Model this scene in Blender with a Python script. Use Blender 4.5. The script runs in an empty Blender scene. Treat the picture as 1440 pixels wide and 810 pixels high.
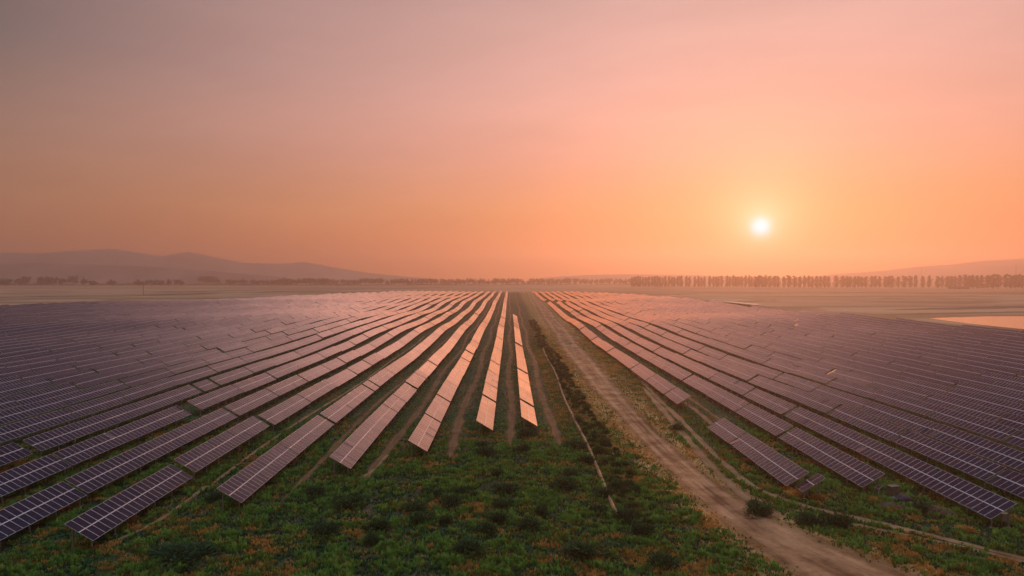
import bpy, math, random
import numpy as np
from mathutils import Vector, Matrix
random.seed(7); rng = np.random.default_rng(7)
sc = bpy.context.scene
C = sc.collection
R = math.radians

# ------------------------------------------------------------------ constants of the place
CAM_H = 27.35                     # drone height over the near ground
F_PX = 900.0                      # focal length in pixels of a 1440 px wide frame
VPX, HOR = 717.0, 392.0
SUN_AZ, SUN_EL = R(21.4), R(4.3) # azimuth right of the row direction (+Y)

def lin(r, g, b):
    f = lambda c: (c/255/12.92) if c/255 <= .04045 else ((c/255+.055)/1.055)**2.4
    return (f(r), f(g), f(b), 1.0)

def sstep(a, b, v):
    t = np.clip((np.asarray(v, float)-a)/(b-a), 0, 1)
    return t*t*(3-2*t)

def terr(x, y):
    x = np.asarray(x, float); y = np.asarray(y, float)
    h = 5.0*sstep(230, 1000, y)
    w = sstep(110, 330, y)*(1-sstep(1000, 1300, y))
    h = h + w*(.55*np.sin(y/46+.9*np.sin(x/60+1))+.42*np.sin(x/37+y/83+.5)+.3*np.sin(y/23-x/51))
    h = h + .22*np.sin(x/19+.7)*np.sin(y/27+.4)
    h = h + sstep(20, 90, x)*(1-sstep(240, 420, y))*(-.2)
    pm = sstep(258, 280, x)*sstep(235, 285, y)*(1-sstep(520, 640, y))
    return h*(1-pm)+.55*pm
def T(x, y): return float(terr(x, y))

def gp(px, py):
    """point of the terrain seen at a pixel of the 1440x810 photograph"""
    h = CAM_H
    for _ in range(12):
        Y = F_PX*h/(py-HOR); X = (px-VPX)/F_PX*Y
        h = CAM_H-T(X, Y)
    return X, Y

# ------------------------------------------------------------------ materials
def new_mat(name):
    m = bpy.data.materials.new(name); m.use_nodes = True
    nt = m.node_tree; b = nt.nodes['Principled BSDF']
    return m, nt, b
def N(nt, t, **kw):
    n = nt.nodes.new(t)
    for k, v in kw.items(): setattr(n, k, v)
    return n
def L(nt, a, b): nt.links.new(a, b)
def math_n(nt, op, a, b=None, c=None, clamp=False):
    n = nt.nodes.new('ShaderNodeMath'); n.operation = op; n.use_clamp = clamp
    for i, v in enumerate((a, b, c)):
        if v is None: continue
        if hasattr(v, 'is_output'): nt.links.new(v, n.inputs[i])
        else: n.inputs[i].default_value = v
    return n.outputs[0]
def mixc(nt, f, a, b):
    n = nt.nodes.new('ShaderNodeMix'); n.data_type = 'RGBA'
    for i, v in ((0, f), (6, a), (7, b)):
        if hasattr(v, 'is_output'): nt.links.new(v, n.inputs[i])
        else: n.inputs[i].default_value = v
    return n.outputs[2]
def noise(nt, vec, scale, detail=4, rough=.6):
    n = nt.nodes.new('ShaderNodeTexNoise'); n.inputs['Scale'].default_value = scale
    n.inputs['Detail'].default_value = detail; n.inputs['Roughness'].default_value = rough
    if vec is not None: nt.links.new(vec, n.inputs['Vector'])
    return n.outputs[0]
def maprange(nt, v, a, b, c=0, d=1):
    n = nt.nodes.new('ShaderNodeMapRange'); nt.links.new(v, n.inputs[0])
    for i, q in enumerate((a, b, c, d)): n.inputs[i+1].default_value = q
    return n.outputs[0]
def geopos(nt): return nt.nodes.new('ShaderNodeNewGeometry').outputs['Position']
def stretch(nt, vec, s):
    n = nt.nodes.new('ShaderNodeMapping'); nt.links.new(vec, n.inputs[0]); n.inputs['Scale'].default_value = s
    return n.outputs[0]
def bump(nt, b, h, dist, strength=1):
    n = nt.nodes.new('ShaderNodeBump'); n.inputs['Distance'].default_value = dist
    n.inputs['Strength'].default_value = strength
    nt.links.new(h, n.inputs['Height']); nt.links.new(n.outputs[0], b.inputs['Normal'])

def simple(name, col, rough=.8, metal=0, var=.25, scale=3):
    m, nt, b = new_mat(name)
    p = geopos(nt); f = noise(nt, p, scale)
    c = mixc(nt, maprange(nt, f, .3, .7), tuple(v*(1-var) for v in col[:3])+(1,), tuple(min(1, v*(1+var)) for v in col[:3])+(1,))
    L(nt, c, b.inputs['Base Color']); b.inputs['Roughness'].default_value = rough; b.inputs['Metallic'].default_value = metal
    return m

M = {}
M['steel'] = simple('galvanised_steel', (.42, .40, .40), .5, .5)
M['alu'] = simple('aluminium_frame', (.75, .7, .68), .38, .85, .15)
M['rail'] = simple('centre_rail', (.8, .78, .75), .42, .55, .12)

GLASS_A, GLASS_B = (.006, .008, .026, 1), (.013, .011, .032, 1)
def glass_nodes(nt, b, uv=None):
    p = geopos(nt)
    f = noise(nt, p, .35, 3); f2 = noise(nt, p, 1.7, 5)
    col = mixc(nt, maprange(nt, f, .35, .65), GLASS_A, GLASS_B)
    dust = maprange(nt, f2, .5, .85, 0, .05)
    col = mixc(nt, dust, col, (.35, .27, .22, 1))
    return col, maprange(nt, f2, .2, .8, .10, .24)

def grazing(nt, b, ro, g=None, vary=None, gain=4.6, tint=(.98, .93, .92, 1)):
    """dusty module glass: a mirror at grazing angles, dark when looked into"""
    b.inputs['Specular IOR Level'].default_value = .3
    lw = N(nt, 'ShaderNodeLayerWeight'); lw.inputs[0].default_value = .5
    f = math_n(nt, 'ADD', math_n(nt, 'MULTIPLY', math_n(nt, 'POWER', lw.outputs['Facing'], 9.0), gain), .012, clamp=True)
    if vary is not None: f = math_n(nt, 'MULTIPLY', f, vary)
    if g is not None: f = math_n(nt, 'MULTIPLY', f, math_n(nt, 'SUBTRACT', 1.0, math_n(nt, 'MULTIPLY', g, .45)))
    gl = N(nt, 'ShaderNodeBsdfGlossy'); gl.inputs['Color'].default_value = tint; L(nt, ro, gl.inputs['Roughness'])
    mx = N(nt, 'ShaderNodeMixShader'); L(nt, f, mx.inputs[0]); L(nt, b.outputs[0], mx.inputs[1]); L(nt, gl.outputs[0], mx.inputs[2])
    L(nt, mx.outputs[0], nt.nodes['Material Output'].inputs[0])
def mk_glass(**kw):
    m, nt, b = new_mat('module_glass')
    col, ro = glass_nodes(nt, b)
    # faint cell grid of the silicon wafers, in the module's own coordinates
    tc = N(nt, 'ShaderNodeTexCoord'); s = N(nt, 'ShaderNodeSeparateXYZ'); L(nt, tc.outputs['UV'], s.inputs[0])
    ln = []
    for o, k in ((s.outputs[0], 6.0), (s.outputs[1], 10.0)):
        fr = math_n(nt, 'FRACT', math_n(nt, 'MULTIPLY', o, k))
        d = math_n(nt, 'ABSOLUTE', math_n(nt, 'SUBTRACT', fr, .5))
        ln.append(math_n(nt, 'GREATER_THAN', d, .475))
    g = math_n(nt, 'MAXIMUM', ln[0], ln[1])
    col = mixc(nt, math_n(nt, 'MULTIPLY', g, .16), col, (.35, .35, .4, 1))
    L(nt, col, b.inputs['Base Color']); L(nt, ro, b.inputs['Roughness'])
    oi = N(nt, 'ShaderNodeObjectInfo')
    grazing(nt, b, ro, g=None, vary=maprange(nt, oi.outputs['Random'], 0, 1, .82, 1.14), **kw)
    return m
RIGHT = dict(gain=2.3, tint=(.95, .68, .54, 1))
M['glass'] = mk_glass(); M['glass_r'] = mk_glass(**RIGHT)

def mk_array(**kw):
    """whole-table surface: glass with aluminium frame lines; UV x counts modules, y 0..2 across"""
    m, nt, b = new_mat('module_array')
    col, ro = glass_nodes(nt, b)
    tc = N(nt, 'ShaderNodeTexCoord'); s = N(nt, 'ShaderNodeSeparateXYZ'); L(nt, tc.outputs['UV'], s.inputs[0])
    def edge(o, w):
        fr = math_n(nt, 'FRACT', o); d = math_n(nt, 'ABSOLUTE', math_n(nt, 'SUBTRACT', fr, .5))
        return math_n(nt, 'GREATER_THAN', d, .5-w)
    e = math_n(nt, 'MAXIMUM', edge(s.outputs[0], .027), edge(s.outputs[1], .015))
    dm = math_n(nt, 'ABSOLUTE', math_n(nt, 'SUBTRACT', s.outputs[1], 1.0))
    mid = math_n(nt, 'LESS_THAN', dm, .05)
    e = math_n(nt, 'MAXIMUM', e, mid)
    # every module reflects a little differently
    fl = N(nt, 'ShaderNodeVectorMath', operation='FLOOR'); L(nt, tc.outputs['UV'], fl.inputs[0])
    oi = N(nt, 'ShaderNodeObjectInfo'); ad = N(nt, 'ShaderNodeVectorMath', operation='ADD'); L(nt, fl.outputs[0], ad.inputs[0])
    L(nt, oi.outputs['Random'], ad.inputs[1])
    wn = N(nt, 'ShaderNodeTexWhiteNoise'); L(nt, ad.outputs[0], wn.inputs[0])
    col = mixc(nt, maprange(nt, wn.outputs[0], 0, 1, 0, .5), col, (.005, .006, .02, 1))
    col = mixc(nt, e, col, (.62, .56, .55, 1))
    L(nt, col, b.inputs['Base Color'])
    L(nt, math_n(nt, 'MAXIMUM', ro, math_n(nt, 'MULTIPLY', e, .4)), b.inputs['Roughness'])
    L(nt, math_n(nt, 'MULTIPLY', e, .6), b.inputs['Metallic'])
    tb = math_n(nt, 'FLOOR', math_n(nt, 'DIVIDE', s.outputs[0], 40)); w2 = N(nt, 'ShaderNodeTexWhiteNoise', noise_dimensions='1D')
    L(nt, math_n(nt, 'ADD', tb, math_n(nt, 'MULTIPLY', oi.outputs['Random'], 37.0)), w2.inputs['W'])
    vary = math_n(nt, 'MULTIPLY', maprange(nt, w2.outputs[0], 0, 1, .74, 1.12), maprange(nt, wn.outputs[0], 0, 1, .86, 1.12))
    grazing(nt, b, ro, g=e, vary=vary, **kw)
    return m
M['array'] = mk_array(); M['array_r'] = mk_array(**RIGHT)

def mk_ground():
    m, nt, b = new_mat('ground_grass_soil')
    p = geopos(nt)
    sx = N(nt, 'ShaderNodeSeparateXYZ'); L(nt, p, sx.inputs[0])
    n1 = noise(nt, p, .045, 5, .6); n2 = noise(nt, p, .35, 6, .65); n3 = noise(nt, p, 2.3, 6, .7)
    ns = noise(nt, stretch(nt, p, (.5, .06, 1)), 1.0, 5)
    green = mixc(nt, maprange(nt, n3, .3, .7), (.012, .045, .018, 1), (.04, .10, .028, 1))
    olive = mixc(nt, maprange(nt, n2, .3, .7), (.045, .06, .018, 1), (.11, .09, .032, 1))
    dry = mixc(nt, maprange(nt, n3, .3, .7), (.30, .16, .05, 1), (.56, .32, .11, 1))
    soil = mixc(nt, n2, (.14, .085, .055, 1), (.24, .15, .10, 1))
    c = mixc(nt, maprange(nt, n1, .42, .6), green, olive)
    c = mixc(nt, maprange(nt, math_n(nt, 'ADD', n2, math_n(nt, 'MULTIPLY', n3, .5)), .86, 1.02), c, dry)
    c = mixc(nt, math_n(nt, 'MULTIPLY', maprange(nt, ns, .5, .68), .6), c, soil)
    # the verge of dry grass along the road, X about 13..33
    vx = math_n(nt, 'ABSOLUTE', math_n(nt, 'SUBTRACT', sx.outputs[0], math_n(nt, 'ADD', 22.5, math_n(nt, 'MULTIPLY', math_n(nt, 'SUBTRACT', n1, .5), 9))))
    vm = maprange(nt, math_n(nt, 'ADD', vx, math_n(nt, 'MULTIPLY', math_n(nt, 'SUBTRACT', n2, .5), 9)), 9.5, 5.0)
    vm = math_n(nt, 'MULTIPLY', vm, maprange(nt, sx.outputs[1], 68, 92))
    c = mixc(nt, math_n(nt, 'MULTIPLY', vm, maprange(nt, n3, .3, .6, .35, .9)), c, dry)
    # farmland beyond the plant; bright ground mist is put into its colour
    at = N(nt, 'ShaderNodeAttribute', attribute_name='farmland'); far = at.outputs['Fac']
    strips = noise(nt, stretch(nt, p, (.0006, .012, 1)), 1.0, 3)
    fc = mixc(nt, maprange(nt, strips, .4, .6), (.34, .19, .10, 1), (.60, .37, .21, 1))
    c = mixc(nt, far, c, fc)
    L(nt, c, b.inputs['Base Color']); b.inputs['Roughness'].default_value = .95
    b.inputs['Specular IOR Level'].default_value = .15
    bump(nt, b, math_n(nt, 'ADD', math_n(nt, 'MULTIPLY', n2, 1.0), math_n(nt, 'MULTIPLY', n3, .35)), .35, .9)
    return m
M['ground'] = mk_ground()

def mk_dirt(name, a, c_, soft=.5, cover=1.0, ruts=True):
    """bare earth; UV x runs 0..1 across, the rim breaks up into the grass"""
    m, nt, b = new_mat(name)
    p = geopos(nt); tc = N(nt, 'ShaderNodeTexCoord'); s = N(nt, 'ShaderNodeSeparateXYZ'); L(nt, tc.outputs['UV'], s.inputs[0])
    n1 = noise(nt, p, .25, 5); n2 = noise(nt, p, 1.6, 6, .7)
    streak = noise(nt, stretch(nt, tc.outputs['UV'], (9, .05, 1)), 1.0, 6, .7)
    f = math_n(nt, 'ADD', math_n(nt, 'MULTIPLY', n1, .5), math_n(nt, 'MULTIPLY', streak, .5))
    col = mixc(nt, maprange(nt, f, .42, .58), a, c_)
    col = mixc(nt, maprange(nt, n2, .55, .75, 0, .5), col, tuple(v*.6 for v in a[:3])+(1,))
    d = math_n(nt, 'MULTIPLY', math_n(nt, 'ABSOLUTE', math_n(nt, 'SUBTRACT', s.outputs[0], .5)), 2)
    if ruts:
        r = math_n(nt, 'ABSOLUTE', math_n(nt, 'SUBTRACT', d, .36))
        col = mixc(nt, math_n(nt, 'MULTIPLY', maprange(nt, r, .16, .0), .45), col, tuple(v*1.35 for v in c_[:3])+(1,))
    L(nt, col, b.inputs['Base Color']); b.inputs['Roughness'].default_value = .9
    b.inputs['Specular IOR Level'].default_value = .2
    bump(nt, b, math_n(nt, 'ADD', n2, streak), .2, .9)
    e = math_n(nt, 'ADD', math_n(nt, 'SUBTRACT', 1.0, d), math_n(nt, 'MULTIPLY', math_n(nt, 'SUBTRACT', math_n(nt, 'ADD', math_n(nt, 'MULTIPLY', n1, .5), math_n(nt, 'MULTIPLY', n2, .5)), .5), 1.6*soft))
    L(nt, math_n(nt, 'MULTIPLY', maprange(nt, e, .10, .10+soft*.8), cover), b.inputs['Alpha'])
    return m
M['road'] = mk_dirt('road_dirt', (.26, .10, .04, 1), (.66, .33, .155, 1), .75)
M['margin'] = mk_dirt('dry_margin', (.44, .22, .07, 1), (.80, .46, .17, 1), .55, .97, False)
M['track'] = mk_dirt('track_dirt', (.25, .11, .045, 1), (.42, .20, .085, 1), .9, .8)
M['trail'] = mk_dirt('trail_dirt', (.34, .16, .07, 1), (.58, .32, .15, 1), .6, .92, False)

def leaf_mat(name, a, c_, sc_=.8, transl=.25):
    m, nt, b = new_mat(name)
    p = geopos(nt); n1 = noise(nt, p, sc_, 4)
    oi = N(nt, 'ShaderNodeObjectInfo')
    f = math_n(nt, 'ADD', maprange(nt, n1, .3, .7), math_n(nt, 'MULTIPLY', math_n(nt, 'SUBTRACT', oi.outputs['Random'], .5), .4), clamp=True)
    col = mixc(nt, f, a, c_); L(nt, col, b.inputs['Base Color'])
    b.inputs['Roughness'].default_value = .8; b.inputs['Specular IOR Level'].default_value = .2
    tr = N(nt, 'ShaderNodeBsdfTranslucent'); L(nt, col, tr.inputs[0])
    mx = N(nt, 'ShaderNodeMixShader'); mx.inputs[0].default_value = transl
    out = nt.nodes['Material Output']
    L(nt, b.outputs[0], mx.inputs[1]); L(nt, tr.outputs[0], mx.inputs[2]); L(nt, mx.outputs[0], out.inputs[0])
    return m
M['g_dark'] = leaf_mat('grass_dark', (.013, .072, .030, 1), (.04, .15, .05, 1))
M['g_mid'] = leaf_mat('grass_mid', (.09, .25, .05, 1), (.27, .42, .065, 1))
M['g_olive'] = leaf_mat('grass_olive', (.12, .16, .03, 1), (.26, .22, .045, 1))
M['g_dry'] = leaf_mat('grass_dry', (.44, .21, .04, 1), (.80, .46, .12, 1), .8, .4)
M['shrub'] = leaf_mat('shrub_leaf', (.014, .055, .026, 1), (.075, .15, .045, 1), 1.5, .3)
M['shrub_ol'] = leaf_mat('shrub_olive_leaf', (.06, .10, .03, 1), (.17, .19, .05, 1), 1.5, .3)
M['tree'] = leaf_mat('tree_leaf', (.07, .062, .035, 1), (.13, .105, .06, 1), .05, .3)
M['bark'] = simple('bark', (.07, .05, .035), .9)
M['wood'] = simple('weathered_wood', (.16, .12, .09), .85)
M['hill_far'] = simple('hazed_hill_cover', (.50, .32, .23), .95, 0, .2, .004)  # haze before the far hills is put into this light colour
M['hill'] = simple('hill_cover', (.30, .20, .15), .95, 0, .4, .004)  # near hills lightened as well, mist put into the colour
M['pipe'] = simple('tan_pipe', (.40, .20, .08), .7, 0, .35, .8)
M['rust'] = simple('rusty_metal', (.14, .06, .04), .7, .3, .4, 4)
M['beige'] = simple('beige_box', (.17, .15, .10), .7, 0, .2)
M['violet'] = simple('violet_tarp', (.06, .03, .045), .6, 0, .3)
M['blue'] = simple('blue_white_sack', (.1, .12, .18), .6, 0, .4, 3)
M['white'] = simple('pale_plastic', (.3, .27, .25), .5)
M['roof'] = simple('shed_roof', (.10, .07, .06), .8)
M['wall'] = simple('shed_wall', (.28, .22, .18), .9)
M['soil'] = simple('turned_soil', (.10, .055, .03), .95, 0, .4, 2)
M['pale'] = simple('channel_glint', (.7, .5, .38), .8)  # bright glint of the water channels put into a plain colour
def mk_water():
    m, nt, b = new_mat('pond_water')
    b.inputs['Base Color'].default_value = (.16, .13, .10, 1); b.inputs['Roughness'].default_value = .1
    b.inputs['IOR'].default_value = 1.33
    bump(nt, b, noise(nt, geopos(nt), .8, 3), .01, .3)
    return m
M['water'] = mk_water()

# ------------------------------------------------------------------ mesh helpers
class MB:
    def __init__(s): s.v = []; s.f = []; s.mi = []; s.uv = []
    def add(s, vs, fs, mi=0, uvs=None):
        o = len(s.v); s.v += [tuple(v) for v in vs]
        for k, f in enumerate(fs):
            s.f.append(tuple(o+i for i in f)); s.mi.append(mi)
            s.uv += (uvs[k] if uvs else [(0, 0)]*len(f))
    def box(s, c, d, mi=0, rot=None):
        hx, hy, hz = d[0]/2, d[1]/2, d[2]/2
        vs = [Vector((x, y, z)) for z in (-hz, hz) for y in (-hy, hy) for x in (-hx, hx)]
        if rot is not None: vs = [rot @ v for v in vs]
        c = Vector(c)
        s.add([v+c for v in vs], [(0, 2, 3, 1), (4, 5, 7, 6), (0, 1, 5, 4), (2, 6, 7, 3), (0, 4, 6, 2), (1, 3, 7, 5)], mi)
    def tube(s, pts, rads, n=8, mi=0, cap=True):
        pts = [Vector(p) for p in pts]; rings = []
        for i, p in enumerate(pts):
            t = (pts[min(i+1, len(pts)-1)]-pts[max(i-1, 0)]).normalized()
            a = t.orthogonal().normalized() if i == 0 else (a-t*a.dot(t)).normalized()
            b = t.cross(a); r = rads[i] if hasattr(rads, '__len__') else rads
            rings.append([p+a*math.cos(2*math.pi*k/n)*r+b*math.sin(2*math.pi*k/n)*r for k in range(n)])
        vs = [v for r_ in rings for v in r_]; fs = []
        for i in range(len(pts)-1):
            for k in range(n):
                fs.append((i*n+k, i*n+(k+1) % n, (i+1)*n+(k+1) % n, (i+1)*n+k))
        if cap: fs += [tuple(range(n))[::-1], tuple((len(pts)-1)*n+k for k in range(n))]
        s.add(vs, fs, mi)
    def mesh(s, name, mats, smooth=False):
        me = bpy.data.meshes.new(name); me.from_pydata(s.v, [], s.f)
        for m in (mats if isinstance(mats, (list, tuple)) else [mats]): me.materials.append(m)
        me.polygons.foreach_set('material_index', s.mi)
        uv = me.uv_layers.new(name='UVMap'); uv.data.foreach_set('uv', [c for p in s.uv for c in p])
        if smooth: me.polygons.foreach_set('use_smooth', [True]*len(me.polygons))
        me.update(); return me
def link(name, me, parent=None, loc=None, rot=None):
    o = bpy.data.objects.new(name, me); C.objects.link(o)
    if parent: o.parent = parent
    if loc is not None: o.location = loc
    if rot is not None: o.rotation_euler = rot
    return o
def tag(o, label, cat, group=None):
    o['label'] = label; o['category'] = cat
    if group: o['group'] = group
    return o
def np_mesh(name, verts, quads, mats, mi=None):
    me = bpy.data.meshes.new(name)
    nv, nf, k = len(verts), len(quads), quads.shape[1]
    me.vertices.add(nv); me.vertices.foreach_set('co', verts.astype(np.float32).ravel())
    me.loops.add(nf*k); me.loops.foreach_set('vertex_index', quads.astype(np.int32).ravel())
    me.polygons.add(nf); me.polygons.foreach_set('loop_start', np.arange(nf, dtype=np.int32)*k)
    for m in mats: me.materials.append(m)
    if mi is not None: me.polygons.foreach_set('material_index', mi.astype(np.int32))
    me.update(calc_edges=True); me.validate(); return me

# ------------------------------------------------------------------ ground
def axis_y():
    a = list(np.arange(-160, 40, 20)); a += list(np.arange(40, 320, 4)); a += list(np.arange(320, 1300, 10))
    y = 1300.
    while y < 4800: a.append(y); y *= 1.06
    return np.array(a+[4900.])
def axis_x():
    a = list(np.arange(0, 130, 5)); a += list(np.arange(130, 700, 15)); x = 700.
    while x < 6000: a.append(x); x *= 1.12
    a = np.array(a+[6100.]); return np.concatenate([-a[:0:-1], a])
ys, xs = axis_y(), axis_x()
XX, YY = np.meshgrid(xs, ys)
ZZ = terr(XX, YY)
nx, ny = len(xs), len(ys)
idx = np.arange(nx*ny).reshape(ny, nx)
q = np.stack([idx[:-1, :-1], idx[:-1, 1:], idx[1:, 1:], idx[1:, :-1]], -1).reshape(-1, 4)
me = np_mesh('ground', np.stack([XX.ravel(), YY.ravel(), ZZ.ravel()], 1), q, [M['ground']])
me.polygons.foreach_set('use_smooth', [True]*len(me.polygons))
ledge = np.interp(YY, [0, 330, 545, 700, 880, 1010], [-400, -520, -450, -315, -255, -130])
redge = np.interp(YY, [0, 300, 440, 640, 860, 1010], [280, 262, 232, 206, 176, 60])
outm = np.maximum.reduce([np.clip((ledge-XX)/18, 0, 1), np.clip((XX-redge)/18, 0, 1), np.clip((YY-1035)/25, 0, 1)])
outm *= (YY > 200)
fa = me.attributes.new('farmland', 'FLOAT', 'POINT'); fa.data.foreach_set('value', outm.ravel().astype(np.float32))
gr = link('ground', me); gr['kind'] = 'structure'

def gz(x, y):
    """height of the ground mesh itself (bilinear in its grid)"""
    i = np.clip(np.searchsorted(xs, x)-1, 0, nx-2); j = np.clip(np.searchsorted(ys, y)-1, 0, ny-2)
    u = (x-xs[i])/(xs[i+1]-xs[i]); v = (y-ys[j])/(ys[j+1]-ys[j])
    return ZZ[j, i]*(1-u)*(1-v)+ZZ[j, i+1]*u*(1-v)+ZZ[j+1, i]*(1-u)*v+ZZ[j+1, i+1]*u*v

def ribbon(name, pts, mat, lift, kind='structure', step=2.5, seg=6, taper=0):
    """pts: (x, y, half width); a sheet draped over the ground"""
    P = []
    for a, b in zip(pts[:-1], pts[1:]):
        n = max(1, int(math.dist(a[:2], b[:2])/step))
        for k in range(n): t = k/n; P.append([a[i]+(b[i]-a[i])*t for i in range(3)])
    P.append(list(pts[-1])); P = np.array(P, float)
    K = np.array([1, 2, 3, 2, 1.])/9
    for _ in range(3):
        Q = P.copy()
        for i in range(3): Q[2:-2, i] = np.convolve(P[:, i], K, 'valid')
        P = Q
    if taper:
        al = np.concatenate([[0], np.cumsum(np.linalg.norm(np.diff(P[:, :2], axis=0), axis=1))])
        P[:, 2] *= np.clip(al/taper, .05, 1)*(1+.18*np.sin(al/3.1)+.12*np.sin(al/1.3))
    tan = np.gradient(P[:, :2], axis=0); tan /= np.linalg.norm(tan, axis=1)[:, None]
    nor = np.stack([tan[:, 1], -tan[:, 0]], 1); acc = np.concatenate([[0], np.cumsum(np.linalg.norm(np.diff(P[:, :2], axis=0), axis=1))])
    m = MB(); vs = []
    for i in range(len(P)):
        for k in range(seg+1):
            t = k/seg*2-1; x, y = P[i, :2]+nor[i]*t*P[i, 2]
            vs.append((x, y, float(gz(x, y))+lift))
    fs, uv = [], []
    for i in range(len(P)-1):
        for k in range(seg):
            a = i*(seg+1)+k; fs.append((a, a+1, a+seg+2, a+seg+1))
            u0, u1, v0, v1 = k/seg, (k+1)/seg, acc[i], acc[i+1]
            uv.append([(u0, v0), (u1, v0), (u1, v1), (u0, v1)])
    m.add(vs, fs, 0, uv)
    o = link(name, m.mesh(name, mat, True)); o['kind'] = kind
    return P
def by_px(lst):
    """list of (x_left, x_right, y) pixels -> centre line with half widths"""
    out = []
    for a, b, y in lst:
        x0, Y = gp(a, y); x1, _ = gp(b, y); out.append(((x0+x1)/2, Y, (x1-x0)/2))
    return out
road_px = [(1165, 1420, 860), (1108, 1300, 812), (1040, 1140, 760), (984, 1052, 710), (955, 1012, 680), (925, 972, 650), (892, 934, 615),
           (862, 900, 580), (828, 872, 545), (795, 836, 503), (776, 806, 470), (758, 780, 440), (750, 762, 425), (744, 750, 413), (742, 746, 409)]
wide = [((a+b)/2-(b-a)*.70, (a+b)/2+(b-a)*.70, y) for a, b, y in road_px]
margin_px = [(a-(y-392)*.24, b+(y-392)*.24, y) for a, b, y in road_px]
dist_masks = []
dist_masks.append((ribbon('dry_verge', by_px(margin_px), M['margin'], .02), .72))
dist_masks.append((ribbon('dirt_road', by_px(wide), M['road'], .035), .95))
def line_px(lst, w): return [(*gp(x, y), w) for x, y in lst]
tracks = [('track', line_px([(905, 545), (935, 580), (962, 612), (1000, 655), (1043, 698), (1085, 722), (1103, 730)], 1.1), M['trail'], .024),
          ('track', line_px([(880, 510), (925, 560), (960, 593), (1010, 645), (1060, 688), (1127, 713), (1260, 743), (1440, 787), (1560, 820)], .9), M['trail'], .028),
          ('track', line_px([(1095, 712), (1140, 726), (1193, 738), (1327, 765), (1440, 792), (1560, 822)], .65), M['trail'], .032)]
for X, y0, y1, w, mt in ((.0, 104, 1000, 1.5, 'track'), (-9.4, 96, 1000, 1.5, 'track'), (-19.2, 84, 900, 1.3, 'track'), (7.8, 104, 900, 1.5, 'track'),
                         (-28.5, 78, 300, .9, 'track'), (-39.6, 80, 300, .5, 'trail'), (41.5, 118, 500, .8, 'track')):
    pts = [(X+.5*math.sin(y/17+X), y, w) for y in np.arange(y0, y1, 8)]
    tracks.append(('track', pts, M[mt], .022))
tracks.append(('track', line_px([(120, 775), (190, 752), (232, 728), (262, 705), (290, 684)], .55), M['trail'], .03))
tracks.append(('track', line_px([(415, 685), (440, 690), (480, 686), (520, 668), (545, 640)], .45), M['trail'], .026))
for n_, pts, mt, lf in tracks: dist_masks.append((ribbon(n_, pts, mt, lf, step=1.2, taper=9), 1.1))
dist_masks.append((ribbon('track', line_px([(962, 566), (985, 582), (1003, 598)], 1.0), M['trail'], .03, step=1), 1))

M['plough'] = simple('ploughed_earth', (.13, .085, .05), .95, 0, .3, .01); M['meadow'] = simple('far_meadow', (.10, .12, .04), .95, 0, .3, .01)
for line, w_, mt in (([(-120, 420), (0, 418), (60, 417), (150, 415), (300, 412.3), (400, 409.8), (480, 407.6), (620, 405)], 14, 'plough'), ([(215, 411.6), (300, 409), (440, 406.6), (640, 404)], 16, 'plough'),
                     ([(960, 410.5), (1200, 411.5), (1440, 413), (1600, 414)], 15, 'plough'), ([(1240, 436), (1330, 434.5), (1440, 431.5), (1600, 429)], 12, 'plough'), ([(1215, 442), (1330, 441), (1440, 439), (1600, 436)], 8, 'meadow')):
    ribbon('field', line_px(line, w_), M[mt], .08, step=12, taper=60)

# pond and channels
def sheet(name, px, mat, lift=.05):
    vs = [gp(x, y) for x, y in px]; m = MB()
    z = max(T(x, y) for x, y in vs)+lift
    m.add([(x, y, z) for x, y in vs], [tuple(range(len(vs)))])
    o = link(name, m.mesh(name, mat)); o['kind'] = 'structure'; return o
sheet('pond', [(1308, 448), (1340, 446.6), (1390, 445.2), (1440, 445), (1560, 446), (1640, 452), (1640, 475), (1520, 470), (1440, 463.5), (1380, 457)], M['water'], .05)
sheet('channel', [(1008, 424.2), (1030, 424.6), (1062, 429), (1072, 430), (1062, 431.8), (1035, 428)], M['pale'], .35)  # water channel, its sky reflection painted as a pale sheet
sheet('channel', [(1186, 436), (1192, 435.8), (1193, 437.4), (1187, 437.5)], M['pale'], .4)

# ------------------------------------------------------------------ haze and hills
def hill(name, prof, dist, depth, seed, mat='hill'):
    """prof: (pixel x, pixel y of the crest) at a distance; a real ridge with a front and a back slope"""
    rr = random.Random(seed); px = np.array([p[0] for p in prof], float); py = np.array([p[1] for p in prof], float)
    cols = np.linspace(px[0], px[-1], 90); crest = np.interp(cols, px, py); m = MB(); vs = []
    rows = [(-1, 0), (-.75, .12), (-.5, .36), (-.28, .62), (-.1, .9), (0, 1), (.15, .85), (.45, .4), (1, 0)]
    for i, cx in enumerate(cols):
        h = CAM_H+(HOR-crest[i])/F_PX*dist; wob = 1+.05*math.sin(i*.9+seed)+.04*math.sin(i*2.3)
        for t, f in rows:
            Y = dist+t*depth*wob; X = (cx-VPX)/F_PX*dist*1.0
            ff = f*(1+.08*math.sin(i*.7+t*5)) if 0 < f < 1 else f
            vs.append((X, Y, 4+(max(h, 5)-4)*ff+rr.uniform(-.5, .5)))
    k = len(rows)
    m.add(vs, [(i*k+j, (i+1)*k+j, (i+1)*k+j+1, i*k+j+1) for i in range(len(cols)-1) for j in range(k-1)])
    o = link(name, m.mesh(name, M[mat], True)); o['kind'] = 'structure'
hill('hills', [(-500, 366), (-250, 356), (-100, 353), (0, 354), (50, 357), (100, 353), (160, 350), (195, 355), (228, 360.5), (265, 354), (300, 361), (345, 370), (400, 371), (430, 368), (470, 376), (520, 384), (570, 389), (600, 391)], 3050, 300, 1, 'hill_far')
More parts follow.
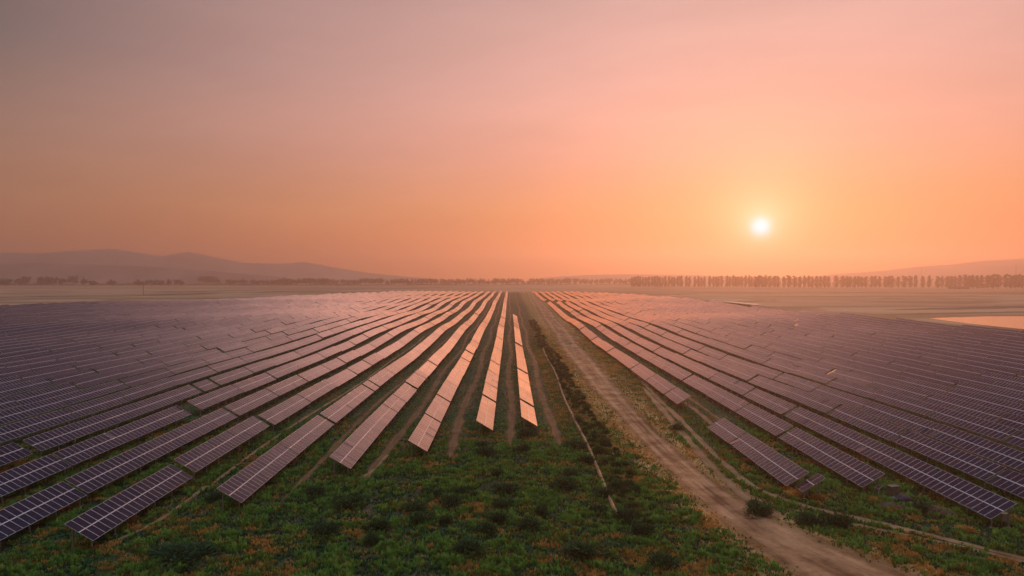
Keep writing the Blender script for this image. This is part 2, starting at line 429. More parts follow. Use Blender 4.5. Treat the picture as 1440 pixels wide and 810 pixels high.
hill('hills', [(-500, 375), (-200, 372), (0, 371), (60, 370), (120, 372), (200, 374), (260, 378), (330, 384), (400, 390)], 2600, 250, 2)
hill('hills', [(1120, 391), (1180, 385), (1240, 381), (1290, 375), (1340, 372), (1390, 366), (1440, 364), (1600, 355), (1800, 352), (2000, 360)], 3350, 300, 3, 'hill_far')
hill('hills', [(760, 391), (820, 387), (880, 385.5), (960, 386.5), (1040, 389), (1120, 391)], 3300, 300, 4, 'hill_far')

HZ_TOP = 212
m = MB(); m.box((0, 2350, (HZ_TOP-2)/2), (12400, 5300, HZ_TOP+2))
hz = link('haze', m.mesh('haze', []))
hm = bpy.data.materials.new('haze_air'); hm.use_nodes = True; nt = hm.node_tree; nt.nodes.clear()
out = N(nt, 'ShaderNodeOutputMaterial'); pv = N(nt, 'ShaderNodeVolumePrincipled')
pv.inputs['Color'].default_value = (.82, .615, .545, 1); pv.inputs['Density'].default_value = .00038
pv.inputs['Anisotropy'].default_value = .62
L(nt, pv.outputs[0], out.inputs['Volume']); hz.data.materials.append(hm); hz['kind'] = 'stuff'
hz['label'] = 'warm morning haze lying over the whole plain'

# ------------------------------------------------------------------ solar tables
MW, ML, SL = 1.01, 1.64, 3.34          # pitch of modules along the row, module length, slope length
TILT = R(30.5); PH = 2.02              # mid height of the table plane
def side_rot(side): return Matrix.Rotation(TILT*(1 if side < 0 else -1), 3, 'Y')   # left field: left edge high
_mesh = {}
def module_mesh(gm='glass'):
    m = MB(); w, l, f = .985, ML, .032
    m.box((0, 0, -.018), (w, l, .03), 1)
    # frame bars proud of the glass
    for sx in (-1, 1): m.box((sx*(w/2-f/2), 0, .003), (f, l, .048), 1)
    for sy in (-1, 1): m.box((0, sy*(l/2-f/2), .003), (w-2*f-.002, f, .048), 1)
    a, b = w/2-f-.001, l/2-f-.001
    m.add([(-a, -b, .012), (a, -b, .012), (a, b, .012), (-a, b, .012)], [(0, 1, 2, 3)], 0, [[(0, 0), (1, 0), (1, 1), (0, 1)]])
    # turned so that its long side lies across the row (local x)
    m.v = [(y, x, z) for x, y, z in m.v]
    m.f = [f_[::-1] for f_ in m.f]
    uv = []; i = 0
    for f_ in m.f: uv += m.uv[i:i+len(f_)][::-1]; i += len(f_)
    m.uv = uv
    return m.mesh('solar_module', [M[gm], M['alu']])
MOD = module_mesh(); MOD_R = module_mesh('glass_r')
def array_mesh(n, side):
    k = ('a', n, side)
    if k not in _mesh:
        m = MB(); r = side_rot(side); ln = n*MW
        V = lambda x, y, z: r @ Vector((x, y, z)) + Vector((0, 0, PH))
        vs = [V(-SL/2, 0, .02), V(SL/2, 0, .02), V(SL/2, ln, .02), V(-SL/2, ln, .02), V(-SL/2, 0, -.025), V(SL/2, 0, -.025), V(SL/2, ln, -.025), V(-SL/2, ln, -.025)]
        m.add(vs, [(0, 1, 2, 3)], 0, [[(0, 0), (0, 2), (n, 2), (n, 0)]])
        m.add(vs, [(7, 6, 5, 4), (0, 4, 5, 1), (1, 5, 6, 2), (2, 6, 7, 3), (3, 7, 4, 0)], 1)
        _mesh[k] = m.mesh('panel_array', [M['array' if side < 0 else 'array_r'], M['alu']])
    return _mesh[k]
def bar_mesh(kind, n, side):
    k = (kind, n if kind in ('rail', 'purlin') else 0, side)
    if k in _mesh: return _mesh[k]
    m = MB(); r = side_rot(side); ln = n*MW
    if kind == 'rail':        # the pale clamp rail between the two courses of modules
        m.box((r @ Vector((0, ln/2, .012))+Vector((0, 0, PH))), (.055, ln, .035), 0, r)
        me_ = m.mesh('centre_rail', M['rail'])
    elif kind == 'purlin':
        m.box((0, ln/2, 0), (.06, ln-.1, .09), 0, r); me_ = m.mesh('purlin', M['steel'])
    elif kind == 'rafter':
        m.box((r @ Vector((0, 0, -.17))+Vector((0, 0, PH))), (2.7, .07, .1), 0, r); me_ = m.mesh('rafter', M['steel'])
    elif kind == 'post_hi':
        m.box((0, 0, (PH+.25)/2-.15), (.11, .11, PH+.25+.3)); m.box((0, 0, .02), (.3, .3, .12), 0); me_ = m.mesh('post', M['steel'])
    elif kind == 'post_lo':
        m.box((0, 0, (PH-.62)/2-.15), (.11, .11, PH-.62+.3)); m.box((0, 0, .02), (.3, .3, .12), 0); me_ = m.mesh('post', M['steel'])
    _mesh[k] = me_; return me_

tables = []   # dict: x, y, n, side, row, k, dz, roll
def add_row(side, row, X, segs, y_end, skip=None, wob=0):
    """segs: explicit (start, end) pieces at the near end; the row then goes on in tables of about 20 modules"""
    out_ = []
    for s_ in segs:
        n = max(3, int(round((s_[1]-s_[0])/MW))); out_.append((s_[0], n, s_[2] if len(s_) > 2 else 0))
    y = (segs[-1][1]+.5) if segs else 50
    rr = random.Random(row*31+(side > 0)*977)
    while y < y_end:
        n = rr.choice((20, 20, 20, 20, 18, 24, 16)); out_.append((y, n, 0)); y += n*MW+rr.choice((.28, .3, .35, .35, .4, .9))
    k = 0
    for y0, n, dz in out_:
        if skip and skip(X, y0): continue
        k += 1
        yc = y0+n*MW/2
        far = 1 if y0 > 125 else .35
        tables.append(dict(x=X+wob*math.sin(y0/60), y=y0, n=n, side=side, row=row, k=k, dz=dz+rr.gauss(0, .10)*far, roll=rr.gauss(0, R(.7))*far, pitch=rr.gauss(0, .0025)*far))
left_mid = [3.5, -4.4, -14.0, -23.3, -32.8, -43.2, -52.6, -62.7, -72.5, -83.0, -93.2, -103.4, -114.0]
while left_mid[-1] > -470: left_mid.append(left_mid[-1]-10.2)
segL = {0: [(114.4, 130.2, -.15), (131.6, 146), (146.3, 158)], 1: [(110.8, 135.4), (136.2, 151.5), (152.3, 172.6), (172.9, 193), (193.3, 213.6)],
        2: [(96.7, 115.6), (116.4, 134.5), (135.3, 153.3), (154.2, 172.4), (173.2, 200.4), (201.4, 221.6)],
        3: [(87.5, 112.3), (113, 123.8), (124.5, 134.7), (135.4, 150.7), (151.5, 171.7), (172.2, 192.4)],
        4: [(74.5, 94.6), (94.8, 114.4), (115.2, 147.4), (148.4, 153.6), (154.4, 174.8), (175.1, 205)],
        5: [(63.9, 84.3), (84.8, 110.6, .42), (113.4, 134.2), (134.5, 154.7), (155, 175)],
        6: [(56, 76.9), (77.5, 119.6, .1), (121.0, 141.2)],
        7: [(66, 88.8), (89.6, 123), (127, 147.2)],
        8: [(72, 95), (97, 147.2), (149, 156), (157.2, 177.4)], 9: [(80, 100.2)], 10: [(95, 115)]}
def backL(X):
    return float(np.interp(X, [-470, -435, -300, -243, -120, 10], [520, 545, 700, 880, 1010, 1040]))
for r_, X in enumerate(left_mid):
    segs = segL.get(r_, [])
    if not segs:
        y0 = max(95, -X*.98); segs = [(y0+(r_*7) % 13, y0+(r_*7) % 13+20.2)]
    sk = (lambda X, y: 640 < y < 700) if r_ == 0 else None
    add_row(-1, r_, X, segs, 430 if r_ == 0 else backL(X), sk, .0)
right_mid = [36.5, 45.9, 54.0, 63.0, 71.0, 81.0, 89.8]
while right_mid[-1] < 262: right_mid.append(right_mid[-1]+9.0)
segR = {0: [(80.6, 91.5), (91.7, 102), (102.2, 112.9), (133.6, 145), (145.6, 165), (165.6, 186), (187, 207)],
        1: [(80.2, 93), (93.3, 105.6), (106.4, 125.4), (126, 145), (145.4, 165), (165.7, 186)],
        2: [(69.4, 89.6), (89.8, 122), (123.4, 143.6)], 3: [(62, 82.2), (82.5, 102.7)], 4: [(66, 86.2)]}
def backR(X): return float(np.interp(X, [36, 165, 195, 220, 250, 270], [1010, 860, 640, 440, 305, 280]))
def skipR(X, y):
    return (X < 60 and 600 < y < 640)
for r_, X in enumerate(right_mid):
    segs = segR.get(r_, [])
    if not segs:
        y0 = max(70, X*.98); segs = [(y0+(r_*5) % 11, y0+(r_*5) % 11+20.2)]
    add_row(1, r_, X, segs, backR(X), skipR)

# the very short table stepped sideways at the near end of the first row right of the road
tables.append(dict(x=37.5, y=78.4, n=2, side=1, row=0, k=0, dz=-.06, roll=0, pitch=0))
# keep what the frame could see (with a margin), rank by size in the picture
vis = []
for t in tables:
    ln = t['n']*MW
    ok = any(abs(t['x'])/max(y, 1) < .93 for y in (t['y'], t['y']+ln))
    if ok:
        t['area'] = ln*F_PX**2*(CAM_H-2)/max(30, t['y']+ln/2)**3 if True else 0
        inside = abs(t['x'])/(t['y']+ln*.8) < .80
        t['area'] *= (1 if inside else .01); vis.append(t)
vis.sort(key=lambda t: -t['area'])
near, mid, rest = vis[:70], vis[70:298], vis[298:]
WORD = ['', 'first', 'second', 'third', 'fourth', 'fifth', 'sixth', 'seventh', 'eighth', 'ninth', 'tenth', 'eleventh', 'twelfth', 'thirteenth', 'fourteenth', 'fifteenth', 'sixteenth',
        'seventeenth', 'eighteenth', 'nineteenth', 'twentieth', 'twenty-first', 'twenty-second', 'twenty-third', 'twenty-fourth', 'twenty-fifth', 'twenty-sixth', 'twenty-seventh', 'twenty-eighth', 'twenty-ninth', 'thirtieth']
# number the tables of each row among those in view, from the near end
rowsd = {}
for t in near+mid:
    rowsd.setdefault((t['side'], t['row']), []).append(t)
for lst in rowsd.values():
    lst.sort(key=lambda t: t['y'])
    i = 0
    for t in lst:
        if t['k'] == 0: continue
        i += 1; t['ord'] = i
def tone(t):
    a = abs(t['x'])/(t['y']+10)
    if t['side'] < 0: return 'salmon lit' if a < .28 else ('plum coloured' if a < .5 else 'dark blue')
    return 'dusky pink' if a < .3 else 'dark violet'
def table_label(t):
    if t['k'] == 0: return 'very short solar table stepped sideways at the near end of the first right-hand row'
    row = WORD[t['row']+1]; side = 'left' if t['side'] < 0 else 'right'
    w = 'nearest' if t['ord'] == 1 else WORD[t['ord']]+' nearest'
    return f"{tone(t)} solar table, {w} in the {row} row {side} of the dirt road"
def place_root(t):
    x, y, ln = t['x'], t['y'], t['n']*MW
    z0, z1 = T(x, y), T(x, y+ln)
    o = bpy.data.objects.new('solar_table', None); C.objects.link(o)
    o.empty_display_size = .5
    o.location = (x, y, z0+t['dz']); o.rotation_euler = (math.atan2(z1-z0, ln)+t['pitch'], t['roll'], 0)
    return o
for i, t in enumerate(near+mid):
    root = place_root(t); n, s = t['n'], t['side']; ln = n*MW
    tag(root, table_label(t), 'solar table', 'solar tables in rows left of the dirt road' if s < 0 else 'solar tables in rows right of the dirt road')
    r = side_rot(s); rot = (0, TILT*(1 if s < 0 else -1), 0)
    detailed = i < len(near)
    if detailed and n*2 <= 100:
        for c in (-1, 1):
            for k in range(n):
                p = r @ Vector((c*(ML/2+.03), (k+.5)*MW, 0))
                j = (random.gauss(0, .006), random.gauss(0, .006)) if random.random() > .012 else (random.uniform(-.08, .08), random.uniform(-.08, .08))
                link('solar_module', MOD if s < 0 else MOD_R, root, (p.x, p.y, p.z+PH), (rot[0]+j[0], rot[1]+j[1], 0))
        link('centre_rail', bar_mesh('rail', n, s), root)
        for v in (-1.05, 1.05):
            p = r @ Vector((v, 0, -.09)); link('purlin', bar_mesh('purlin', n, s), root, (p.x, p.y, p.z+PH))
    else:
        link('panel_array', array_mesh(n, s), root)
    st = 1 if t['y'] < 150 else (2 if t['y'] < 220 else 99)
    if st < 99:
        ns = max(2, int(round(ln/4.0))//st+1)
        for k in range(ns):
            y = .55+(ln-1.1)*k/(ns-1); ts = -1 if s < 0 else 1
            link('rafter', bar_mesh('rafter', 0, s), root, (0, y, 0))
            link('post', bar_mesh('post_hi', 0, s), root, (ts*.95, y, 0)); link('post', bar_mesh('post_lo', 0, s), root, (-ts*.95, y, 0))
# everything past the 298 largest: one object
m = MB()
for t in rest:
    x, y, n, s = t['x'], t['y'], t['n'], t['side']; ln = n*MW; r = side_rot(s)
    z0, z1 = T(x, y)+t['dz'], T(x, y+ln)+t['dz']+t['pitch']*ln
    rr_ = Matrix.Rotation(t['roll'], 3, 'Y') @ r
    def V(a, f, c): p = rr_ @ Vector((a, 0, c)); return (x+p.x, y+ln*f, z0+(z1-z0)*f+p.z+PH)
    vs = [V(-SL/2, 0, .02), V(SL/2, 0, .02), V(SL/2, 1, .02), V(-SL/2, 1, .02), V(-SL/2, 0, -.025), V(SL/2, 0, -.025), V(SL/2, 1, -.025), V(-SL/2, 1, -.025)]
    o_ = random.randint(0, 400)*40
    m.add(vs, [(0, 1, 2, 3)], 0 if s < 0 else 3, [[(o_, 0), (o_, 2), (o_+n, 2), (o_+n, 0)]])
    m.add(vs, [(7, 6, 5, 4), (0, 4, 5, 1), (1, 5, 6, 2), (2, 6, 7, 3), (3, 7, 4, 0)], 1)
    for f in (.06, .5, .94): m.box((x, y+ln*f, z0+(z1-z0)*f+.9), (.14, .14, 2.0), 2)
far = link('solar_table', m.mesh('distant_tables', [M['array'], M['alu'], M['steel'], M['array_r']]))
far['kind'] = 'stuff'; far['label'] = 'distant rows of solar tables running into the haze'; far['category'] = 'solar tables'

# ------------------------------------------------------------------ grass and plants
def clump_field(name, label, pts, size, mats, probs, nb=5, flat=.6):
    """one mesh of many small leafy tufts; pts (n,2), size (n,)"""
    n = len(pts); z = gz(pts[:, 0], pts[:, 1])
    a = rng.uniform(0, 2*np.pi, (n, nb)); lean = rng.uniform(.15, flat, (n, nb)); hgt = size[:, None]*rng.uniform(.5, 1.1, (n, nb))
    wid = size[:, None]*rng.uniform(.28, .5, (n, nb)); off = size[:, None]*rng.uniform(0, .4, (n, nb))
    bx = pts[:, 0][:, None]+np.cos(a)*off; by = pts[:, 1][:, None]+np.sin(a)*off
    tx = bx+np.cos(a)*lean*hgt; ty = by+np.sin(a)*lean*hgt
    ca, sa = -np.sin(a)*wid/2, np.cos(a)*wid/2
    zz = z[:, None]+0*a
    v = np.stack([np.stack([bx-ca*.5, by-sa*.5, zz-.03], -1), np.stack([bx+ca*.5, by+sa*.5, zz-.03], -1),
                  np.stack([tx*.45+bx*.55+ca, ty*.45+by*.55+sa, zz+hgt*.6], -1), np.stack([tx, ty, zz+hgt], -1),
                  np.stack([tx*.45+bx*.55-ca, ty*.45+by*.55-sa, zz+hgt*.55], -1)], 2).reshape(-1, 3)
    nq = n*nb; base = np.arange(nq)*5
    # two faces per leaf sharing a ridge
    q_ = np.stack([base, base+1, base+2, base+4], 1); t_ = np.stack([base+4, base+2, base+3, base+3], 1)
    me = bpy.data.meshes.new(name)
    me.vertices.add(len(v)); me.vertices.foreach_set('co', v.astype(np.float32).ravel())
    loops = np.concatenate([q_.ravel(), t_[:, :3].ravel()]).astype(np.int32)
    me.loops.add(len(loops)); me.loops.foreach_set('vertex_index', loops)
    starts = np.concatenate([np.arange(nq)*4, nq*4+np.arange(nq)*3]).astype(np.int32)
    me.polygons.add(nq*2); me.polygons.foreach_set('loop_start', starts)
    for m_ in mats: me.materials.append(m_)
    mi = np.repeat(probs, nb); me.polygons.foreach_set('material_index', np.concatenate([mi, mi]).astype(np.int32))
    me.update(calc_edges=True)
    o = link(name, me); o['kind'] = 'stuff'; o['label'] = label; return o

def vnoise(x, y, s, seed):
    """smooth value noise"""
    r_ = np.random.default_rng(seed).uniform(0, 1, (256, 256)); u, v = x/s, y/s
    i, j = np.floor(u).astype(int), np.floor(v).astype(int); fu, fv = u-i, v-j; fu = fu*fu*(3-2*fu); fv = fv*fv*(3-2*fv)
    g = lambda a, b: r_[a % 256, b % 256]
    return g(i, j)*(1-fu)*(1-fv)+g(i+1, j)*fu*(1-fv)+g(i, j+1)*(1-fu)*fv+g(i+1, j+1)*fu*fv
def off_paths(P, lo=0):
    keep = np.ones(len(P), bool)
    for line, k in dist_masks[lo:]:
        t_ = np.arange(0, len(line)-1, .4); l2 = np.stack([np.interp(t_, np.arange(len(line)), line[:, i]) for i in range(3)], 1)
        sel = np.where((P[:, 0] > l2[:, 0].min()-9) & (P[:, 0] < l2[:, 0].max()+9))[0]
        if not len(sel): continue
        for chunk in np.array_split(sel, max(1, len(sel)//1500)):
            d = np.hypot(P[chunk, None, 0]-l2[None, :, 0], P[chunk, None, 1]-l2[None, :, 1])
            j = d.argmin(1); lim = l2[j, 2]*k*.8
            pr = np.clip((d[np.arange(len(chunk)), j]-lim*.6)/(lim*.5+.05), 0, 1)
            keep[chunk] &= rng.uniform(0, 1, len(chunk)) < pr
    return keep
def scatter(n, x0, x1, y0, y1, lo=0):
    P = np.stack([rng.uniform(x0, x1, n), rng.uniform(y0, y1, n)], 1)
    P = P[np.abs(P[:, 0]) < P[:, 1]*.86+3]
    P = P[rng.uniform(0, 1, len(P)) < np.clip((y1-P[:, 1])/(y1-y0)*2.2, 0, 1)]
    return P[off_paths(P, lo)]
def classes(P, orange=0.0):
    a = vnoise(P[:, 0], P[:, 1]*1.0, 5.5, 1); b = vnoise(P[:, 0]*.7, P[:, 1], 1.2, 2); c = vnoise(P[:, 0], P[:, 1], 14, 3)
    v = .30*a+.48*b+.22*c+rng.normal(0, .08, len(P))+orange
    d = .6*vnoise(P[:, 0]*.8, P[:, 1], .8, 9)+.4*vnoise(P[:, 0], P[:, 1], 2.4, 12)+rng.normal(0, .06, len(P)); return np.where(v > .63, 3, np.where(v > .56, 2, np.where(d > .47, 1, 0))), a, d
P = scatter(170000, -80, 80, 50, 125); k, a, b = classes(P)
sz = .10+.95*np.clip(b-.22, 0, .6)*rng.uniform(.6, 1.2, len(P)); sz[k == 3] = .16+.25*rng.uniform(.4, 1, (k == 3).sum())  # low tufts are the dark class: shade of the gaps put into colour
clump_field('grass', 'low dark green grass and weeds with orange dry tips in the foreground', P, sz, [M['g_dark'], M['g_mid'], M['g_olive'], M['g_dry']], k)
P = scatter(120000, -150, 120, 88, 300); k, a, b = classes(P, .02)
clump_field('grass', 'thin olive and brown grass in the aisles between the solar rows', P, .16+.22*b, [M['g_dark'], M['g_mid'], M['g_olive'], M['g_dry']], k, 3)
P = scatter(60000, 9, 40, 58, 380, 1); k, a, b = classes(P, .13)
clump_field('grass', 'dry orange grass along both verges of the dirt road', P, .14+.25*b, [M['g_mid'], M['g_olive'], M['g_olive'], M['g_dry']], k, 4)

def shrub_mesh(seed, mat, nl=650):
    r_ = np.random.default_rng(seed); m = MB()
    lob = [(r_.uniform(-.45, .45), r_.uniform(-.45, .45), r_.uniform(.25, .6), r_.uniform(.35, .62)) for _ in range(6)]
    for k in range(nl):
        cx, cy, cz, cr = lob[r_.integers(6)]
        d = r_.normal(size=3); d /= np.linalg.norm(d); rad = cr*r_.uniform(.45, 1.12)
        p = Vector((cx, cy, cz))+Vector(d)*rad
        p.z = max(p.z*.85, .02)
        up = (Vector((p.x, p.y, p.z*.7+.35))).normalized()+Vector(r_.normal(0, .35, 3)); up.normalize()
        sd = up.cross(Vector(r_.normal(size=3))).normalized()
        l_, w_ = r_.uniform(.14, .34), r_.uniform(.025, .06)
        m.add([p-sd*w_, p+sd*w_, p+up*l_+sd*w_*.3, p+up*l_-sd*w_*.3], [(0, 1, 2, 3)])
    return m.mesh('foliage', mat)
def stem_mesh():
    m = MB()
    for k in range(5):
        a = k*1.3; m.tube([(0, 0, -.1), (math.cos(a)*.2, math.sin(a)*.2, .35), (math.cos(a)*.42, math.sin(a)*.42, .7)], [.035, .025, .012], 5)
    return m.mesh('stem', M['bark'])
SH = [shrub_mesh(s, M['shrub']) for s in range(4)]; SHO = [shrub_mesh(s+10, M['shrub_ol']) for s in range(2)]; STEM = stem_mesh()
def shrub(x, y, w, h, label, group, mesh, bare=False):
    z = float(gz(x, y)); root = bpy.data.objects.new('shrub', None); C.objects.link(root); root.empty_display_size = .3
    root.location = (x, y, z-.03); root.scale = (w/1.7, w/1.7*random.uniform(.8, 1.1), h/1.05); root.rotation_euler = (0, 0, random.uniform(0, 6.28))
    tag(root, label, 'shrub', group); link('foliage', mesh, root)
    if not bare: link('stem', STEM, root)
# the shrubs of the foreground meadow: pixel x, pixel y of the base, width in pixels
fg = [(683, 641, 30), (680, 630, 22), (742, 615, 30), (735, 636, 28), (745, 609, 18), (700, 671, 24), (713, 694, 42), (708, 716, 34), (789, 686, 44), (800, 671, 26), (810, 630, 38),
      (826, 652, 30), (660, 778, 52), (762, 727, 34), (746, 746, 40), (705, 735, 34), (683, 752, 36), (628, 738, 30), (630, 712, 40), (593, 737, 36), (530, 747, 44), (490, 712, 50), (455, 755, 46),
      (580, 722, 40), (250, 790, 90), (826, 782, 60), (850, 700, 36), (842, 724, 30), (872, 690, 40), (884, 735, 44), (905, 752, 40), (935, 800, 50), (520, 765, 30), (440, 700, 40), (610, 700, 26), (645, 695, 24), (666, 700, 20), (300, 707, 34)]
ORD = WORD
fgs = sorted(fg, key=lambda p: p[0])
for i, (px, py, w) in enumerate(fgs):
    x, y = gp(px, py); wm = w/F_PX*y
    big = 'broad' if w > 42 else ('mid-sized' if w > 30 else 'small')
    lab = f"{big} dark bushy shrub in the foreground meadow, {'leftmost' if i == 0 else (WORD[i+1] if i+1 < len(WORD) else f'{i+1}th')+' from the left'}"
    if px > 860: lab = lab.replace('meadow', 'grass beside the dirt road')
    shrub(x, y, wm*.95, min(1.3, wm*.36+.2), lab, 'dark shrubs in the foreground', SH[i % 4])
for i, (px, py, w) in enumerate([(1066, 726, 46), (1142, 742, 44), (1182, 744, 50), (952, 606, 22), (1303, 722, 30), (1165, 735, 26)]):
    x, y = gp(px, py); wm = w/F_PX*y
    lab = ['dark round shrub where the side track leaves the dirt road', 'dark shrub under the first bend of the side track', 'broad green shrub between side track and dirt road',
           'small green shrub on the right verge of the dirt road', 'low dark shrub on the earth bank behind the side track', 'small dark shrub squeezed between two larger ones by the side track'][i]
    shrub(x, y, wm*.9, wm*.45, lab, 'shrubs right of the dirt road', SH[i % 4])
# the hedge strip between the pipe and the road
rr = random.Random(5); n = 0
yv = 72.
while yv < 420:
    for xo in (13.7, 15.0, 16.4):
        if rr.random() < .86:
            x = xo+rr.uniform(-.7, .7)-(1.0 if yv > 250 else 0); w = rr.uniform(1.0, 1.9)
            shrub(x, yv+rr.uniform(-.9, .9), w, w*rr.uniform(.45, .75), 'one of the alike dark tufted shrubs in the strip left of the dirt road' if yv < 230 else 'one of the tiny far shrubs in the strip left of the dirt road',
                  'shrubs in the strip beside the dirt road' if yv < 230 else 'far shrubs in the strip beside the dirt road', rr.choice(SH) if rr.random() < .6 else rr.choice(SHO), True); n += 1
    yv += 2.9 if yv < 230 else 5.5

# pipe lying in the grass
pts = []
for k in range(0, 70):
    yy = 73+k*2.7; xx = 12.35+.25*math.sin(yy/13)+.012*(yy-73)*.3; pts.append((xx, yy, float(gz(xx, yy))+.27+.05*math.sin(yy/5)))
m = MB(); m.tube(pts, [.25+.02*math.sin(i*2.1) for i in range(len(pts))], 8)
root = bpy.data.objects.new('pipe', None); C.objects.link(root); root.location = pts[0]
tag(root, 'long thin tan pipe lying in the grass left of the dirt road', 'pipe')
o = link('pipe_run', m.mesh('pipe_run', M['pipe'], True), root, [-c for c in pts[0]])
for i in range(0, len(pts), 5):
    mm = MB(); a, b_ = Vector(pts[i]), Vector(pts[min(i+1, len(pts)-1)]) if i+1 < len(pts) else Vector(pts[i])+Vector((0, 1, 0)); d = (b_-a).normalized()*.12
    mm.tube([-d, d], .31, 8); link('coupling', mm.mesh('coupling', M['rust'], True), root, a-Vector(pts[0]))

# ------------------------------------------------------------------ trees on the horizon
def crown_mesh(seed, kind):
    r_ = np.random.default_rng(seed); m = MB()
    if kind == 'poplar': n, lobes = 460, [(r_.uniform(-.05, .05), r_.uniform(-.05, .05), z, .15*math.sin(math.pi*min(1, (z-.1)/.9*.78+.17))+.015) for z in np.linspace(.16, .93, 11)]
    else: n, lobes = 620, [(r_.uniform(-.33, .33), r_.uniform(-.33, .33), r_.uniform(.38, .78), r_.uniform(.16, .26)) for _ in range(10)]
    for k in range(n):
        cx, cy, cz, cr = lobes[r_.integers(len(lobes))]
        d = r_.normal(size=3); d /= np.linalg.norm(d)
        p = Vector((cx, cy, cz))+Vector(d)*cr*r_.uniform(.3, 1.1); nn = Vector(r_.normal(size=3)).normalized()
        u = nn.orthogonal().normalized(); v = nn.cross(u); s_ = r_.uniform(.025, .05)*(1 if kind == 'poplar' else 1.35)
        m.add([p-u*s_, p+v*s_*.7, p+u*s_, p-v*s_*.7], [(0, 1, 2, 3)])
    return m.mesh('crown', M['tree'])
def trunk_mesh(kind):
    m = MB(); m.tube([(0, 0, -.02), (.005, 0, .25), (0, .01, .6), (0, 0, .85 if kind == 'poplar' else .65)], [.016, .012, .008, .003], 6)
    for k in range(5):
        a = k*1.9; z = .25+.09*k; e = .07 if kind == 'poplar' else .25
        m.tube([(0, 0, z), (math.cos(a)*e, math.sin(a)*e, z+(.14 if kind == 'poplar' else .16))], [.007, .002], 5)
    return m.mesh('trunk', M['bark'])
CP = [crown_mesh(s+50, 'poplar') for s in range(4)]; CR = [crown_mesh(s+70, 'round') for s in range(4)]; TP, TR = trunk_mesh('poplar'), trunk_mesh('round')
def tree(px, top, dist, kind, label, group, wide=1.0):
    x = (px-VPX)/F_PX*dist; z = T(x, dist); h = CAM_H+(HOR-top)/F_PX*dist-z
    root = bpy.data.objects.new('poplar_tree' if kind == 'poplar' else 'tree', None); C.objects.link(root); root.empty_display_size = 2
    root.location = (x, dist, z); root.scale = (h*wide, h*wide, h); root.rotation_euler = (0, 0, random.uniform(0, 6.28))
    tag(root, label, 'tree', group)
    link('crown', random.choice(CP if kind == 'poplar' else CR), root); link('trunk', TP if kind == 'poplar' else TR, root)
rr = random.Random(11)
# right: rows of poplars
px = 884.
while px < 1440:
    step = rr.choice((3.6, 4.0, 4.4, 5.2)) if px < 1060 else rr.choice((4.6, 5.4, 6.4, 8.2))
    if rr.random() < .14: step += 3.5
    px += step
    top = 387.6+rr.uniform(-.9, 1.2)+(1.0 if px < 1000 else 0)-(1.5 if px > 1355 else 0)
    far_ = px < 1060
    tree(px, top, 1560+rr.uniform(-25, 25)+(120 if far_ else 0)-(90 if px > 1355 else 0), 'poplar',
         'one of the alike slim poplars in the dense hazy row under the sun' if far_ else ('one of the alike broad poplars in the row at the right edge' if px > 1355 else 'one of the alike poplars in the gapped hazy row right of the sun'),
         'poplars in the dense row under the sun' if far_ else ('poplars at the right edge' if px > 1355 else 'poplars right of the sun'), rr.uniform(1.0, 1.3) if far_ else rr.uniform(1.1, 1.7))
# middle: small round trees in a long thin line
px = 500.
while px < 884:
    px += rr.uniform(4.5, 8.5)
    tree(px, 391.2+rr.uniform(-1.6, 1.0), 2050+rr.uniform(-40, 40), 'round', 'one of the alike tiny round trees in the far line at the centre', 'tiny trees on the central horizon', .8)
# left: named trees
named = [(8, 390, 1.1), (13, 391, 1), (30, 389.5, .9), (38, 387.3, .85), (60, 388, .9), (68, 387.4, .8), (76, 388.2, .8), (89, 390.5, .9), (104, 386.2, .75), (120, 388.6, .75), (131, 393.5, 1.2), (160, 392, 1.3), (198, 391.8, 1.5), (214, 392.2, 1.3), (227, 393, 1), (239, 391.6, .7), (249, 392.2, .8), (256, 392.4, .8)]
for i, (px, top, wd) in enumerate(named):
    tree(px, top-.3, 1800+(i*37) % 60, 'round', f"{'tall' if top < 388 else 'low'} rounded tree on the misty left horizon, {'leftmost' if i == 0 else WORD[i+1]+' from the left'}", 'rounded trees on the left horizon', wd*1.0)
for i, px in enumerate((287, 294, 301, 305)):
    tree(px, 386.6+i*.4, 2350, 'round', f"pale broad tree in the isolated clump left of centre, {['leftmost', 'second', 'third', 'rightmost'][i]} of four", 'clump of pale trees left of centre', .95)
px = 318.
while px < 500:
    px += rr.uniform(5, 10)
    tree(px, 392.6+rr.uniform(-1.5, 1)-(1.6 if 395 < px < 460 else 0), 2150+rr.uniform(-40, 40), 'round', 'one of the alike small bushy trees between the left clump and the centre', 'small trees left of centre', 1.1)
# a low ragged hedge line nobody could count
m = MB(); r_ = np.random.default_rng(3)
for k in range(9000):
    px_ = r_.uniform(-60, 900); dist = 2230+r_.uniform(-20, 20); x = (px_-VPX)/F_PX*dist
    z = 5+abs(r_.normal(0, 1))*3.2*(.6+.4*math.sin(px_/23)+.3*math.sin(px_/7.)); u = Vector(r_.normal(size=3)).normalized(); v = u.orthogonal(); s_ = r_.uniform(.8, 1.8)
    p = Vector((x, dist, max(z, 5))); m.add([p-u*s_, p+v*s_, p+u*s_, p-v*s_], [(0, 1, 2, 3)])
o = link('hedge', m.mesh('hedge', M['tree'])); o['kind'] = 'stuff'; o['label'] = 'ragged line of scrub along the far edge of the fields'

